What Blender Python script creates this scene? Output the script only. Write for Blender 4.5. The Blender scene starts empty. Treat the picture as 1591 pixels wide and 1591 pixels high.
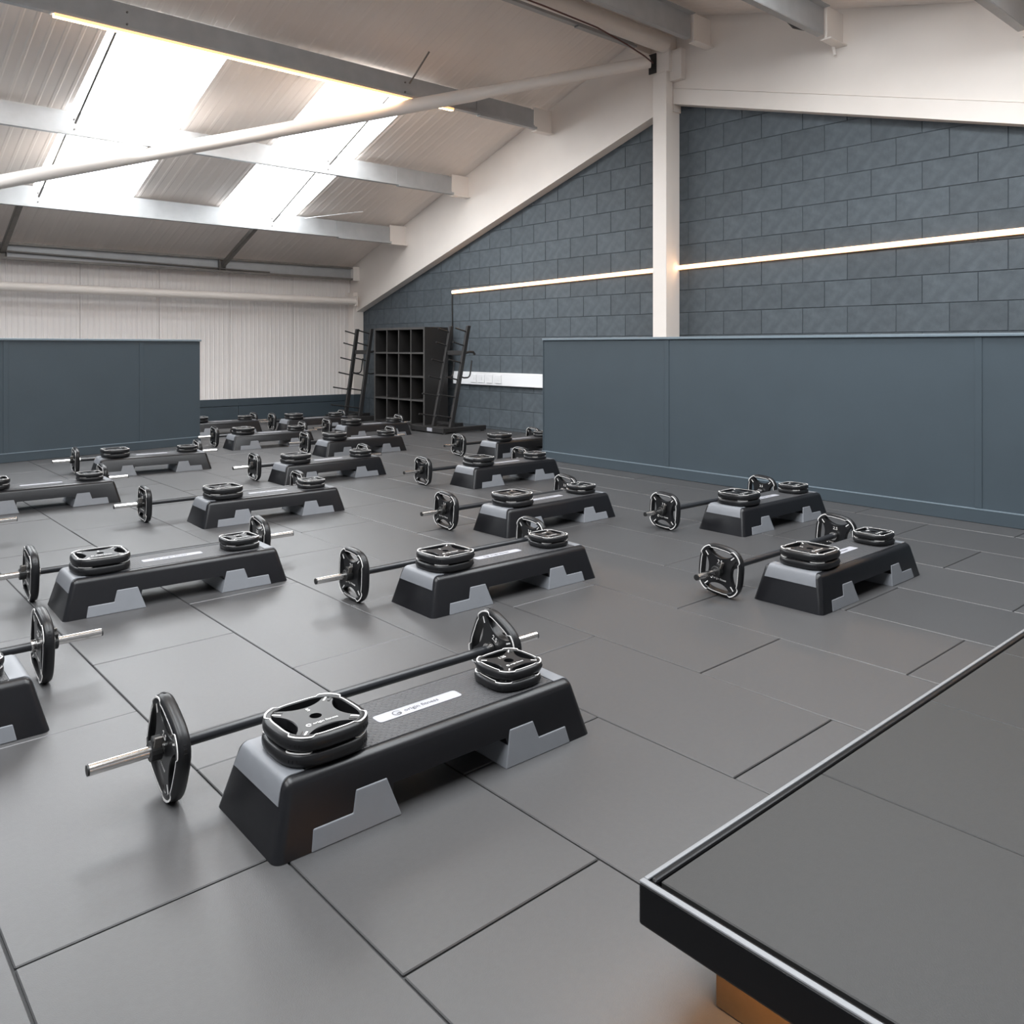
import bpy, bmesh, math, random
from mathutils import Vector, Matrix
random.seed(7)
scene = bpy.context.scene
COL = scene.collection

# ------------------------------------------------------------------ camera
FPX, HORIZON, IMG, CAMH = 1295.0, 540.0, 1591.0, 1.1
YAW = math.radians(48.515)                 # X axis lies this far right of the view axis
CY, SY = math.cos(YAW), math.sin(YAW)
cam = bpy.data.cameras.new('camera')
cam.sensor_width = 36.0
cam.lens = FPX / IMG * 36.0
cam.shift_y = -(IMG / 2 - HORIZON) / IMG   # a level lens shifted down, so uprights stay upright
cam.clip_start = 0.02
camo = bpy.data.objects.new('camera', cam)
COL.objects.link(camo)
camo.location = (0, 0, CAMH)
camo.rotation_euler = (math.pi / 2, 0, -math.atan2(CY, SY))
scene.camera = camo

# ------------------------------------------------------------------ world, light level, exposure
SKY_PANEL = 11.0        # radiance of the daylight roof panels
LED = 14.0              # radiance of the warm strip lights
wld = bpy.data.worlds.new('daylight')
scene.world = wld
wld.use_nodes = True
wld.node_tree.nodes['Background'].inputs[0].default_value = (0.75, 0.86, 1.0, 1)
wld.node_tree.nodes['Background'].inputs[1].default_value = 1.0
scene.view_settings.view_transform = 'Standard'
scene.view_settings.look = 'None'
scene.view_settings.gamma = 1.0
scene.view_settings.use_curve_mapping = False
scene.view_settings.exposure = 0.36
scene.cycles.max_bounces = 10
scene.cycles.diffuse_bounces = 6
scene.cycles.sample_clamp_indirect = 8.0

def proj(x, y, z):
    fw = CY * x + SY * y
    if fw < 0.05:
        return None
    return 795.5 + FPX * (SY * x - CY * y) / fw, HORIZON - FPX * (z - CAMH) / fw

# ------------------------------------------------------------------ materials
def mat(name, col, rough=0.5, metal=0.0, spec=0.5, var=0.0, scale=20.0, bump=0.0, bscale=None, emit=None, estr=0.0,
        objvar=0.0, rvar=0.0, coat=0.0):
    m = bpy.data.materials.new(name)
    m.use_nodes = True
    nt = m.node_tree
    b = nt.nodes['Principled BSDF']
    b.inputs['Base Color'].default_value = (*col, 1)
    b.inputs['Roughness'].default_value = rough
    b.inputs['Metallic'].default_value = metal
    b.inputs['Specular IOR Level'].default_value = spec
    if coat:
        b.inputs['Coat Weight'].default_value = coat
    tc = nt.nodes.new('ShaderNodeTexCoord')
    src = None
    if var or rvar:
        n = nt.nodes.new('ShaderNodeTexNoise')
        n.inputs['Scale'].default_value = scale
        n.inputs['Detail'].default_value = 6
        nt.links.new(tc.outputs['Object'], n.inputs['Vector'])
        if var:
            r = nt.nodes.new('ShaderNodeMapRange')
            r.inputs['From Min'].default_value = 0.25
            r.inputs['From Max'].default_value = 0.75
            r.inputs['To Min'].default_value = 1 - var
            r.inputs['To Max'].default_value = 1 + var
            nt.links.new(n.outputs['Fac'], r.inputs['Value'])
            src = r.outputs['Result']
        if rvar:
            r2 = nt.nodes.new('ShaderNodeMapRange')
            r2.inputs['From Min'].default_value = 0.25
            r2.inputs['From Max'].default_value = 0.75
            r2.inputs['To Min'].default_value = rough - rvar
            r2.inputs['To Max'].default_value = rough + rvar
            nt.links.new(n.outputs['Fac'], r2.inputs['Value'])
            nt.links.new(r2.outputs['Result'], b.inputs['Roughness'])
    if objvar:
        oi = nt.nodes.new('ShaderNodeObjectInfo')
        r3 = nt.nodes.new('ShaderNodeMapRange')
        r3.inputs['To Min'].default_value = 1 - objvar
        r3.inputs['To Max'].default_value = 1 + objvar
        nt.links.new(oi.outputs['Random'], r3.inputs['Value'])
        if src is not None:
            mm = nt.nodes.new('ShaderNodeMath')
            mm.operation = 'MULTIPLY'
            nt.links.new(src, mm.inputs[0])
            nt.links.new(r3.outputs['Result'], mm.inputs[1])
            src = mm.outputs[0]
        else:
            src = r3.outputs['Result']
    if src is not None:
        vm = nt.nodes.new('ShaderNodeVectorMath')
        vm.operation = 'SCALE'
        vm.inputs[0].default_value = col
        nt.links.new(src, vm.inputs['Scale'])
        nt.links.new(vm.outputs['Vector'], b.inputs['Base Color'])
    if bump:
        n2 = nt.nodes.new('ShaderNodeTexNoise')
        n2.inputs['Scale'].default_value = bscale or scale
        n2.inputs['Detail'].default_value = 4
        nt.links.new(tc.outputs['Object'], n2.inputs['Vector'])
        bp = nt.nodes.new('ShaderNodeBump')
        bp.inputs['Strength'].default_value = bump
        bp.inputs['Distance'].default_value = 0.004
        nt.links.new(n2.outputs['Fac'], bp.inputs['Height'])
        nt.links.new(bp.outputs['Normal'], b.inputs['Normal'])
    if emit:
        b.inputs['Emission Color'].default_value = (*emit, 1)
        b.inputs['Emission Strength'].default_value = estr
    return m

M = {}
M['rubber'] = mat('rubber_tile', (0.0525, 0.0515, 0.0525), 0.42, spec=0.72, var=0.07, scale=70, bump=0.12, bscale=420, objvar=0.06)
M['rubber_slab'] = mat('rubber_joint', (0.030, 0.030, 0.031), 0.8)
M['stage_rubber'] = mat('stage_rubber', (0.026, 0.0255, 0.025), 0.50, spec=0.38, var=0.07, scale=70, bump=0.12, bscale=420, objvar=0.05)
M['block'] = mat('painted_block', (0.079, 0.094, 0.107), 0.62, spec=0.35, var=0.20, scale=14, bump=0.45, bscale=150, objvar=0.10)
M['mortar'] = mat('painted_mortar', (0.056, 0.068, 0.078), 0.8, var=0.15, scale=30)
M['paint_blue'] = mat('blue_grey_paint', (0.050, 0.067, 0.081), 0.48, spec=0.4, var=0.05, scale=3, bump=0.05, bscale=200)
M['paint_blue_edge'] = mat('blue_grey_edge_paint', (0.16, 0.20, 0.23), 0.4, var=0.05)
M['white_paint'] = mat('white_steel_paint', (0.84, 0.775, 0.72), 0.5, var=0.025, scale=3)
M['clad'] = mat('white_cladding', (0.81, 0.765, 0.74), 0.45, var=0.03, scale=2)
M['roof'] = mat('roof_liner_sheet', (0.88, 0.80, 0.74), 0.42, var=0.04, scale=1.5)
M['galv'] = mat('galvanised_steel', (0.42, 0.425, 0.43), 0.48, metal=0.18, var=0.10, scale=6, rvar=0.08)
M['galv_dark'] = mat('dull_steel', (0.20, 0.185, 0.17), 0.55, metal=0.4, var=0.12)
M['sky_panel'] = mat('daylight_panel', (0.9, 0.9, 0.9), 0.5, emit=(0.93, 0.97, 1.0), estr=SKY_PANEL)
M['led'] = mat('warm_led_diffuser', (0.9, 0.8, 0.7), 0.4, emit=(1.0, 0.60, 0.30), estr=LED)
M['led_halo'] = mat('warm_led_halo', (0.9, 0.75, 0.6), 0.4, emit=(1.0, 0.46, 0.17), estr=1.3)  # dim orange emission imitating the halo around the strip lights
M['led_floor'] = mat('amber_led_diffuser', (0.9, 0.8, 0.7), 0.4, emit=(1.0, 0.50, 0.19), estr=75.0)
M['alu'] = mat('aluminium', (0.62, 0.62, 0.63), 0.35, metal=0.9)
M['black_plastic'] = mat('black_step_plastic', (0.0085, 0.0085, 0.0100), 0.30, spec=0.36, var=0.06, scale=60, bump=0.05, bscale=600)
M['grey_plastic'] = mat('grey_step_plastic', (0.175, 0.182, 0.197), 0.45, var=0.03, scale=30)
M['label'] = mat('pale_label', (0.34, 0.34, 0.37), 0.5)
M['ink'] = mat('grey_print', (0.03, 0.03, 0.035), 0.5)
M['plate'] = mat('black_urethane', (0.010, 0.010, 0.011), 0.36, spec=0.36)
M['line'] = mat('pale_line_print', (0.80, 0.78, 0.76), 0.4)
M['chrome'] = mat('chrome', (0.78, 0.76, 0.74), 0.16, metal=1.0)
M['bar_black'] = mat('black_bar_grip', (0.018, 0.019, 0.022), 0.33, spec=0.55)
M['clip'] = mat('black_clip', (0.015, 0.015, 0.015), 0.45)
M['black_steel'] = mat('black_powder_coat', (0.022, 0.021, 0.021), 0.42, spec=0.5)
M['black_board'] = mat('black_melamine', (0.020, 0.0185, 0.018), 0.45, var=0.08)
M['board_edge'] = mat('grey_board_edge', (0.060, 0.057, 0.055), 0.5)
M['white_plastic'] = mat('white_plastic', (0.82, 0.82, 0.83), 0.35)
M['fascia'] = mat('black_stage_fascia', (0.005, 0.005, 0.006), 0.33, spec=0.2)
M['nosing'] = mat('stage_edge_strip', (0.22, 0.225, 0.235), 0.35, metal=0.0)
M['timber'] = mat('stage_timber', (0.060, 0.040, 0.019), 0.6, var=0.25, scale=14)
M['cable'] = mat('black_cable', (0.012, 0.012, 0.012), 0.5)
M['copper'] = mat('dark_red_cable', (0.10, 0.035, 0.03), 0.5)
M['wall_plain'] = mat('plain_wall', (0.50, 0.52, 0.55), 0.6)

# tread: rows of small raised lozenges
def tread_mat():
    m = mat('tread_rubber', (0.052, 0.052, 0.055), 0.46, spec=0.5)
    nt = m.node_tree
    b = nt.nodes['Principled BSDF']
    tc = nt.nodes.new('ShaderNodeTexCoord')
    mp = nt.nodes.new('ShaderNodeMapping')
    mp.inputs['Scale'].default_value = (1, 1, 1)
    br = nt.nodes.new('ShaderNodeTexBrick')
    br.inputs['Color1'].default_value = (1, 1, 1, 1)
    br.inputs['Color2'].default_value = (1, 1, 1, 1)
    br.inputs['Mortar'].default_value = (0, 0, 0, 1)
    br.inputs['Scale'].default_value = 1.0
    br.inputs['Brick Width'].default_value = 0.019
    br.inputs['Row Height'].default_value = 0.0105
    br.inputs['Mortar Size'].default_value = 0.0028
    br.inputs['Mortar Smooth'].default_value = 0.8
    nt.links.new(tc.outputs['Object'], mp.inputs['Vector'])
    nt.links.new(mp.outputs['Vector'], br.inputs['Vector'])
    bp = nt.nodes.new('ShaderNodeBump')
    bp.inputs['Strength'].default_value = 0.9
    bp.inputs['Distance'].default_value = 0.002
    nt.links.new(br.outputs['Color'], bp.inputs['Height'])
    nt.links.new(bp.outputs['Normal'], b.inputs['Normal'])
    return m
M['tread'] = tread_mat()

# ------------------------------------------------------------------ mesh helpers
class MB:
    def __init__(self):
        self.v, self.f = [], []
    def box(self, x0, x1, y0, y1, z0, z1):
        n = len(self.v)
        self.v += [(x0, y0, z0), (x1, y0, z0), (x1, y1, z0), (x0, y1, z0), (x0, y0, z1), (x1, y0, z1), (x1, y1, z1), (x0, y1, z1)]
        self.f += [(n, n+3, n+2, n+1), (n+4, n+5, n+6, n+7), (n, n+1, n+5, n+4), (n+1, n+2, n+6, n+5), (n+2, n+3, n+7, n+6), (n+3, n, n+4, n+7)]
        return self
    def hexa(self, p):                       # 8 points: bottom ring, top ring
        n = len(self.v)
        self.v += [tuple(q) for q in p]
        self.f += [(n, n+3, n+2, n+1), (n+4, n+5, n+6, n+7), (n, n+1, n+5, n+4), (n+1, n+2, n+6, n+5), (n+2, n+3, n+7, n+6), (n+3, n, n+4, n+7)]
        return self
    def prism(self, pts, a, b, axis='y', fn=None):   # polygon in the other two axes, extruded a..b
        n, k = len(self.v), len(pts)
        for t in (a, b):
            for (p, q) in pts:
                co = (p, t, q) if axis == 'y' else ((t, p, q) if axis == 'x' else (p, q, t))
                self.v.append(co)
        self.f.append(tuple(range(n, n+k)))
        self.f.append(tuple(range(n+2*k-1, n+k-1, -1)))
        for i in range(k):
            j = (i+1) % k
            self.f.append((n+j, n+i, n+k+i, n+k+j))
        return self
    def tube(self, p0, p1, r, n=12, r1=None, cap=True):
        p0, p1 = Vector(p0), Vector(p1)
        r1 = r if r1 is None else r1
        d = (p1 - p0).normalized()
        u = d.cross(Vector((0, 0, 1)))
        if u.length < 1e-4:
            u = Vector((1, 0, 0))
        u.normalize()
        w = d.cross(u)
        s = len(self.v)
        for (c, rr) in ((p0, r), (p1, r1)):
            for i in range(n):
                a = 2*math.pi*i/n
                self.v.append(tuple(c + u*(rr*math.cos(a)) + w*(rr*math.sin(a))))
        for i in range(n):
            j = (i+1) % n
            self.f.append((s+i, s+j, s+n+j, s+n+i))
        if cap:
            self.f.append(tuple(range(s+n-1, s-1, -1)))
            self.f.append(tuple(range(s+n, s+2*n)))
        return self
    def path(self, pts, r, n=8):
        pts = [Vector(p) for p in pts]
        s = len(self.v)
        prev = None
        for k, p in enumerate(pts):
            d = (pts[min(k+1, len(pts)-1)] - pts[max(k-1, 0)]).normalized()
            if prev is None:
                u = d.cross(Vector((0, 0, 1)))
                if u.length < 1e-3:
                    u = d.cross(Vector((0, 1, 0)))
            else:
                u = prev - d*prev.dot(d)
            u.normalize()
            prev = u
            w = d.cross(u)
            for i in range(n):
                a = 2*math.pi*i/n
                self.v.append(tuple(p + u*(r*math.cos(a)) + w*(r*math.sin(a))))
        for k in range(len(pts)-1):
            for i in range(n):
                j = (i+1) % n
                self.f.append((s+k*n+i, s+k*n+j, s+(k+1)*n+j, s+(k+1)*n+i))
        self.f.append(tuple(range(s+n-1, s-1, -1)))
        e = s+(len(pts)-1)*n
        self.f.append(tuple(range(e, e+n)))
        return self
    def sheet(self, xs, zs, ya, za, yb, zb):  # ribbed sheet: profile (x, dz) swept from (ya,za) to (yb,zb)
        n, k = len(self.v), len(xs)
        for (y, z) in ((ya, za), (yb, zb)):
            for x, dz in zip(xs, zs):
                self.v.append((x, y, z+dz))
        for i in range(k-1):
            self.f.append((n+i, n+i+1, n+k+i+1, n+k+i))
        return self
    def mesh(self, name, m, smooth=None, bevel=0.0, seg=2, angle=30):
        me = bpy.data.meshes.new(name)
        me.from_pydata(self.v, [], self.f)
        bm = bmesh.new()
        bm.from_mesh(me)
        bmesh.ops.recalc_face_normals(bm, faces=bm.faces)
        if bevel:
            es = [e for e in bm.edges if len(e.link_faces) == 2 and e.calc_face_angle(0) > math.radians(angle)]
            bmesh.ops.bevel(bm, geom=es, offset=bevel, segments=seg, affect='EDGES', profile=0.5, clamp_overlap=True)
        bm.to_mesh(me)
        bm.free()
        me.materials.append(M[m])
        if smooth:
            for p in me.polygons:
                p.use_smooth = True
            me.set_sharp_from_angle(angle=math.radians(smooth))
        return me

def put(name, me, parent=None, loc=None, rot=None, label=None, cat=None, group=None, kind=None):
    o = bpy.data.objects.new(name, me)
    COL.objects.link(o)
    if parent is not None:
        o.parent = parent
    if loc is not None:
        o.location = loc
    if rot is not None:
        o.rotation_euler = rot
    if label: o['label'] = label
    if cat: o['category'] = cat
    if group: o['group'] = group
    if kind: o['kind'] = kind
    return o

def empty(name, label=None, cat=None, loc=(0, 0, 0), rotz=0.0, group=None, kind=None):
    o = put(name, None, loc=loc, rot=(0, 0, rotz), label=label, cat=cat, group=group, kind=kind)
    o.empty_display_size = 0.1
    return o

def text_mesh(name, s, size, m, align='LEFT', extrude=0.0004):
    cu = bpy.data.curves.new(name, 'FONT')
    cu.body = s
    cu.size = size
    cu.align_x = align
    cu.align_y = 'CENTER'
    cu.extrude = extrude
    cu.resolution_u = 2
    o = bpy.data.objects.new(name, cu)
    COL.objects.link(o)
    bpy.context.view_layer.update()
    dg = bpy.context.evaluated_depsgraph_get()
    me = bpy.data.meshes.new_from_object(o.evaluated_get(dg))
    me.name = name
    me.materials.clear()
    me.materials.append(M[m])
    bpy.data.objects.remove(o)
    bpy.data.curves.remove(cu)
    return me

# ------------------------------------------------------------------ room constants
XW = 7.25                                   # face of the painted block wall
YB = 12.10                                  # face of the clad back wall
X0, Y0 = -7.0, -2.2                         # the two walls behind the camera
YR, ZR = 5.60, 4.63                         # ridge
SL, SR = 0.341, 0.256
def roof_z(y):
    return ZR - SL*(y-YR) if y >= YR else ZR - SR*(YR-y)
ZB = roof_z(YB)

# ------------------------------------------------------------------ floor of rubber tiles
floor = put('floor', MB().box(X0, XW+0.15, Y0, YB+0.1, -0.12, -0.006).mesh('floor', 'rubber_slab'), kind='structure')
TX, TY = 0.507, 0.952
tile_me = MB().box(-TX/2+0.0022, TX/2-0.0022, -TY/2+0.0022, TY/2-0.0022, -0.02, 0.0).mesh('floor_tile', 'rubber', bevel=0.0022, seg=1)
far = MB()
ntile = 0
for i in range(-16, 14):
    for j in range(-6, 11):
        cx = 0.823 + TX*(i+0.5)
        cy = (1.22 if i % 2 == 0 else 1.69) + TY*(j+0.5)
        if cx-TX/2 > XW or cy-TY/2 > YB or cx+TX/2 < X0 or cy+TY/2 < Y0:
            continue
        ps = [proj(cx+a*TX/2, cy+b*TY/2, 0) for a in (-1, 0, 1) for b in (-1, 0, 1)]
        vis = any(p and -30 < p[0] < 1621 and p[1] < 1640 for p in ps)
        clip = cx+TX/2 > XW or cy+TY/2 > YB
        if vis:
            me = tile_me
            if clip:
                x1, y1 = min(TX/2, XW-cx), min(TY/2, YB-cy)
                me = MB().box(-TX/2+0.0022, x1-0.0022, -TY/2+0.0022, y1-0.0022, -0.02, 0).mesh('floor_tile', 'rubber')
            put('floor_tile', me, floor, (cx, cy, random.uniform(-0.0008, 0.0006)))
            ntile += 1
        else:
            far.box(max(cx-TX/2, X0)+0.002, min(cx+TX/2, XW)-0.002, max(cy-TY/2, Y0)+0.002, min(cy+TY/2, YB)-0.002, -0.02, 0)
put('floor_tile_rest', far.mesh('floor_tile_rest', 'rubber'), floor, kind='stuff')

# ------------------------------------------------------------------ block gable wall
def gable(x, top):                          # outline of the gable in (y, z)
    return [(Y0, 0), (YB, 0), (YB, roof_z(YB)-top), (YR, ZR-top), (Y0, roof_z(Y0)-top)]
wall_r = put('wall_right', MB().prism(gable(0, -0.02), XW+0.006, XW+0.15, 'x').mesh('wall_right', 'mortar'), kind='structure')
BL, BH, GAP = 0.437, 0.240, 0.006
block_me = {}
for v in range(4):
    mb = MB().box(0, 0.05, -BL/2+GAP/2, BL/2-GAP/2, -BH/2+GAP/2, BH/2-GAP/2)
    block_me[v] = mb.mesh('block', 'block', bevel=0.0028, seg=1)
hid = MB()
nblk = 0
for k in range(-1, 18):
    z0 = 0.03 + BH*k
    for j in range(-20, 15):
        yc = 6.69 + (0 if k % 2 else BL/2) + BL*(j+0.5)
        if yc-BL/2 < Y0 or yc-BL/2 > YB-0.05:
            continue
        zc = z0+BH/2
        if z0 > min(roof_z(yc-BL/2), roof_z(yc+BL/2)) - 0.55 or zc < 0:
            continue
        y1 = min(yc+BL/2, YB)
        zb = max(z0, 0.0)
        pj = [proj(XW, yc+a*BL/2, zc+b*BH/2) for a in (-1, 1) for b in (-1, 1)]
        onscr = any(p and -10 < p[0] < 1601 and p[1] > -10 for p in pj)
        behind = zc < 1.10 and yc < 7.45
        if onscr and not behind and y1-yc > BL/2-0.01 and zb == z0:
            put('block', block_me[random.randrange(4)], wall_r, (XW+random.uniform(-0.0012, 0.0012), yc, zc))
            nblk += 1
        else:
            hid.box(XW, XW+0.05, yc-BL/2+GAP/2, y1-GAP/2, zb+GAP/2, z0+BH-GAP/2)
put('block_rest', hid.mesh('block_rest', 'block'), wall_r, kind='stuff')

# ------------------------------------------------------------------ back wall: white ribbed cladding over a dark dado
wall_b = put('wall_back', MB().box(X0, XW+0.15, YB+0.05, YB+0.2, 0, ZB+0.05).mesh('wall_back', 'wall_plain'), kind='structure')
DADO = 0.335
def ribs(x0, x1, pitch, h, flat=0.62):
    xs, zs = [], []
    n = max(1, round((x1-x0)/pitch))
    p = (x1-x0)/n
    for i in range(n):
        a = x0+i*p
        for t, d in ((0, 0), (flat*0.5, 0), (flat*0.5+0.1, h), (flat*0.5+0.28, h), (flat*0.5+0.38, 0)):
            xs.append(a+t*p)
            zs.append(d)
    xs.append(x1)
    zs.append(0)
    return xs, zs
def clad_mesh(w):
    xs, ds = ribs(0.003, w-0.003, 0.07, 0.006)
    mb = MB()
    n = len(xs)
    for z in (0.0, ZB-DADO):
        for x, d in zip(xs, ds):
            mb.v.append((x, -d, z))
    for i in range(n-1):
        mb.f.append((i, i+1, n+i+1, n+i))
    # turned-back edges and thickness
    for x in (0.003, w-0.003):
        b = len(mb.v)
        mb.v += [(x, 0, 0), (x, 0.05, 0), (x, 0.05, ZB-DADO), (x, 0, ZB-DADO)]
        mb.f.append((b, b+1, b+2, b+3))
    return mb.mesh('cladding_panel', 'clad')
PW = 1.023
cme = clad_mesh(PW)
x = 3.036 - PW*10
while x < XW-0.03:
    w = min(PW, XW-x)
    put('cladding_panel', cme if w > PW-0.01 else clad_mesh(w), wall_b, (x, YB, DADO))
    x += PW
x = X0
while x < XW-0.02:
    w = min(2.44, XW-x)
    put('dado_board', MB().box(x+0.002, x+w-0.002, YB-0.035, YB+0.05, 0, DADO-0.11).mesh('dado_board', 'paint_blue', bevel=0.002, seg=1), wall_b)
    put('dado_cap', MB().box(x, x+w, YB-0.042, YB+0.05, DADO-0.105, DADO).mesh('dado_cap', 'paint_blue', bevel=0.003, seg=1), wall_b)
    x += w
put('wall_left', MB().box(X0-0.15, X0, Y0, YB, 0, ZR+0.1).mesh('wall_left', 'wall_plain'), kind='structure')
put('wall_front', MB().box(X0, XW, Y0-0.15, Y0, 0, roof_z(Y0)+0.05).mesh('wall_front', 'wall_plain'), kind='structure')

# ------------------------------------------------------------------ roof: ribbed liner sheets with daylight panels
XR = XW + 0.02
ceil = put('ceiling', MB().hexa([(X0, YR-0.16, ZR-0.052), (XR, YR-0.16, ZR-0.052), (XR, YR+0.16, ZR-0.062), (X0, YR+0.16, ZR-0.062),
                                 (X0, YR-0.16, ZR-0.040), (XR, YR-0.16, ZR-0.040), (XR, YR+0.16, ZR-0.050), (X0, YR+0.16, ZR-0.050)]).mesh('ceiling', 'roof'), kind='structure')
SKYA, SKYB = 7.45, 10.62
RSKYA, RSKYB = 0.35, 3.55  # right-slope panels: unseen, added to light the floor evenly
W1 = 1.07
nwin = 0
def win(me, loc=None):
    global nwin
    nwin += 1
    put('window_%d' % nwin, me, kind='structure', label='bright translucent daylight roof panel of a set extended unseen for light')
k = -8
while True:
    xa = 3.25 + W1*k
    if xa > XR-0.02:
        break
    xb = min(xa+W1, XR)
    if xa < X0:
        k += 1
        continue
    sky = k in (-5, -3, -1, 1)  # the first two bays are out of view, added for more daylight
    xs, zs = ribs(xa-0.0005, xb+0.0005, 0.12, 0.0045)
    zs = [-d for d in zs]
    def sh(y0, y1, m, nm):
        return MB().sheet(xs, zs, y0, roof_z(y0), y1, roof_z(y1)).mesh(nm, m)
    if sky:
        put('roof_sheet', sh(YR, SKYA, 'roof', 'roof_sheet'), ceil)
        put('roof_sheet', sh(SKYB, YB+0.05, 'roof', 'roof_sheet'), ceil)
        win(sh(SKYA, SKYB, 'sky_panel', 'daylight_panel'))
        put('roof_sheet', sh(YR, RSKYB, 'roof', 'roof_sheet'), ceil)
        put('roof_sheet', sh(RSKYA, Y0-0.05, 'roof', 'roof_sheet'), ceil)
        win(sh(RSKYB, RSKYA, 'sky_panel', 'daylight_panel'))
    else:
        put('roof_sheet', sh(YR, YB+0.05, 'roof', 'roof_sheet'), ceil)
        put('roof_sheet', sh(YR, Y0-0.05, 'roof', 'roof_sheet'), ceil)
    k += 1

# ------------------------------------------------------------------ gable rafter, post, tubes
XF = 7.13                                   # face of the rafter
raf = empty('gable_rafter', 'white painted steel rafter sloping down the gable from post to back wall', 'rafter', (XF, YR, 0))
def rel(o, mb, name, m, **k):               # world-space mesh parented under an empty placed at o.location
    lx, ly, lz = o.location
    mb.v = [(a-lx, b-ly, c-lz) for a, b, c in mb.v]
    if o.rotation_euler.z:
        c, s = math.cos(-o.rotation_euler.z), math.sin(-o.rotation_euler.z)
        mb.v = [(a*c-b*s, a*s+b*c, z) for a, b, z in mb.v]
    return put(name, mb.mesh(name, m, **k), o)
LY0, LZ0 = YB+0.0, 1.745-0.312*(YB-11.68)   # underside at the back wall
LY1 = 5.656
LZ1 = 3.59+0.312*(5.76-LY1)
FL = 0.17
rel(raf, MB().prism([(LY1, LZ1+FL), (LY0, LZ0+FL*0.8), (LY0, ZB), (LY1, roof_z(LY1))], XF, XW-0.002, 'x'), 'web', 'white_paint')
rel(raf, MB().prism([(LY1, LZ1), (LY0, LZ0), (LY0, LZ0+FL*0.8-0.006), (LY1, LZ1+FL-0.006)], XF-0.016, XW-0.002, 'x'), 'flange', 'white_paint')
raf2 = empty('gable_rafter', 'white painted steel rafter right of the post, running out of frame', 'rafter', (XF, YR, 0))
RY = 5.474
RZ1 = 3.71 - 0.266*(YR-RY)
RZ0 = RZ1 - 0.266*(RY-Y0)
rel(raf2, MB().prism([(Y0, RZ0+FL), (RY, RZ1+FL), (RY, roof_z(RY)), (Y0, roof_z(Y0))], XF, XW-0.002, 'x'), 'web', 'white_paint')
rel(raf2, MB().prism([(Y0, RZ0), (RY, RZ1), (RY, RZ1+FL-0.006), (Y0, RZ0+FL-0.006)], XF-0.016, XW-0.002, 'x'), 'flange', 'white_paint')
col = empty('corner_column', 'white corner column below the low end of the rafter', 'column', (7.16, 12.0, 0))
rel(col, MB().box(7.06, XW-0.003, 11.88, YB-0.05, DADO, 2.0), 'shaft', 'white_paint', bevel=0.006)
rel(col, MB().box(7.05, XW-0.003, 11.86, YB-0.05, 0, DADO), 'foot', 'paint_blue', bevel=0.004)

post = empty('gable_post', 'white steel post standing against the dark block wall', 'post', (7.05, 5.52, 0))
rel(post, MB().box(7.0, 7.112, 5.475, 5.655, 0, 4.0), 'column', 'white_paint', bevel=0.004, seg=1)
rel(post, MB().box(7.130, XW-0.002, 5.4745, 5.6555, 3.601, 4.545), 'apex_plate', 'white_paint')
rel(post, MB().box(7.1125, XW-0.002, 5.49, 5.64, 0, 3.60), 'back_flange', 'white_paint', bevel=0.004, seg=1)
rel(post, MB().box(7.0, 7.129, 5.44, 5.60, 4.001, 4.37), 'head', 'white_paint', bevel=0.004, seg=1)
rel(post, MB().box(7.05, 7.129, 5.32, 5.474, 3.90, 4.22), 'head_plate', 'white_paint', bevel=0.004, seg=1)
rel(post, MB().box(6.985, 6.999, 5.60, 5.70, 4.01, 4.22), 'gusset', 'cable', bevel=0.003, seg=1)

br = empty('roof_brace', 'long white tubular brace crossing diagonally beneath the daylight panels', 'brace', (6.9, 5.66, 4.1))
p0, p1 = Vector((6.93, 5.64, 4.12)), Vector((1.70, 9.98, 2.80))
d = (p1-p0).normalized()
p2 = p0 + d*9.0
rel(br, MB().tube(p0, p0+d*1.75, 0.062, 20).tube(p0+d*1.75, p0+d*1.9, 0.062, 20, 0.072).tube(p0+d*1.9, p2, 0.072, 20), 'tube', 'white_paint', smooth=40)
tie = empty('ridge_tie_tube', 'white tube along the ridge meeting the post head', 'tube', (7.0, 5.5, 4.28))
rel(tie, MB().tube((6.995, 5.5, 4.29), (X0+0.05, 5.5, 4.29), 0.092, 20), 'tube', 'white_paint', smooth=40)
ep = empty('eaves_tube', 'white horizontal tube in front of the ribbed back wall', 'tube', (7.0, 11.86, 1.86))
rel(ep, MB().tube((7.03, 11.80, 1.845), (X0+0.05, 11.80, 1.87), 0.058, 20), 'tube', 'white_paint', smooth=40)
rel(ep, MB().box(7.03, 7.045, 11.72, 11.88, 1.77, 1.93), 'end_plate', 'white_paint', bevel=0.002, seg=1)
put('ridge_cable', MB().path([(4.6, 5.42, 4.17), (5.2, 5.43, 4.175), (5.9, 5.44, 4.165), (6.4, 5.5, 4.14), (6.75, 5.56, 4.12), (6.94, 5.6, 4.10)], 0.008, 6).mesh('ridge_cable', 'copper', smooth=60),
    label='thin dark red cable strapped under the ridge tube', cat='cable')

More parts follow.
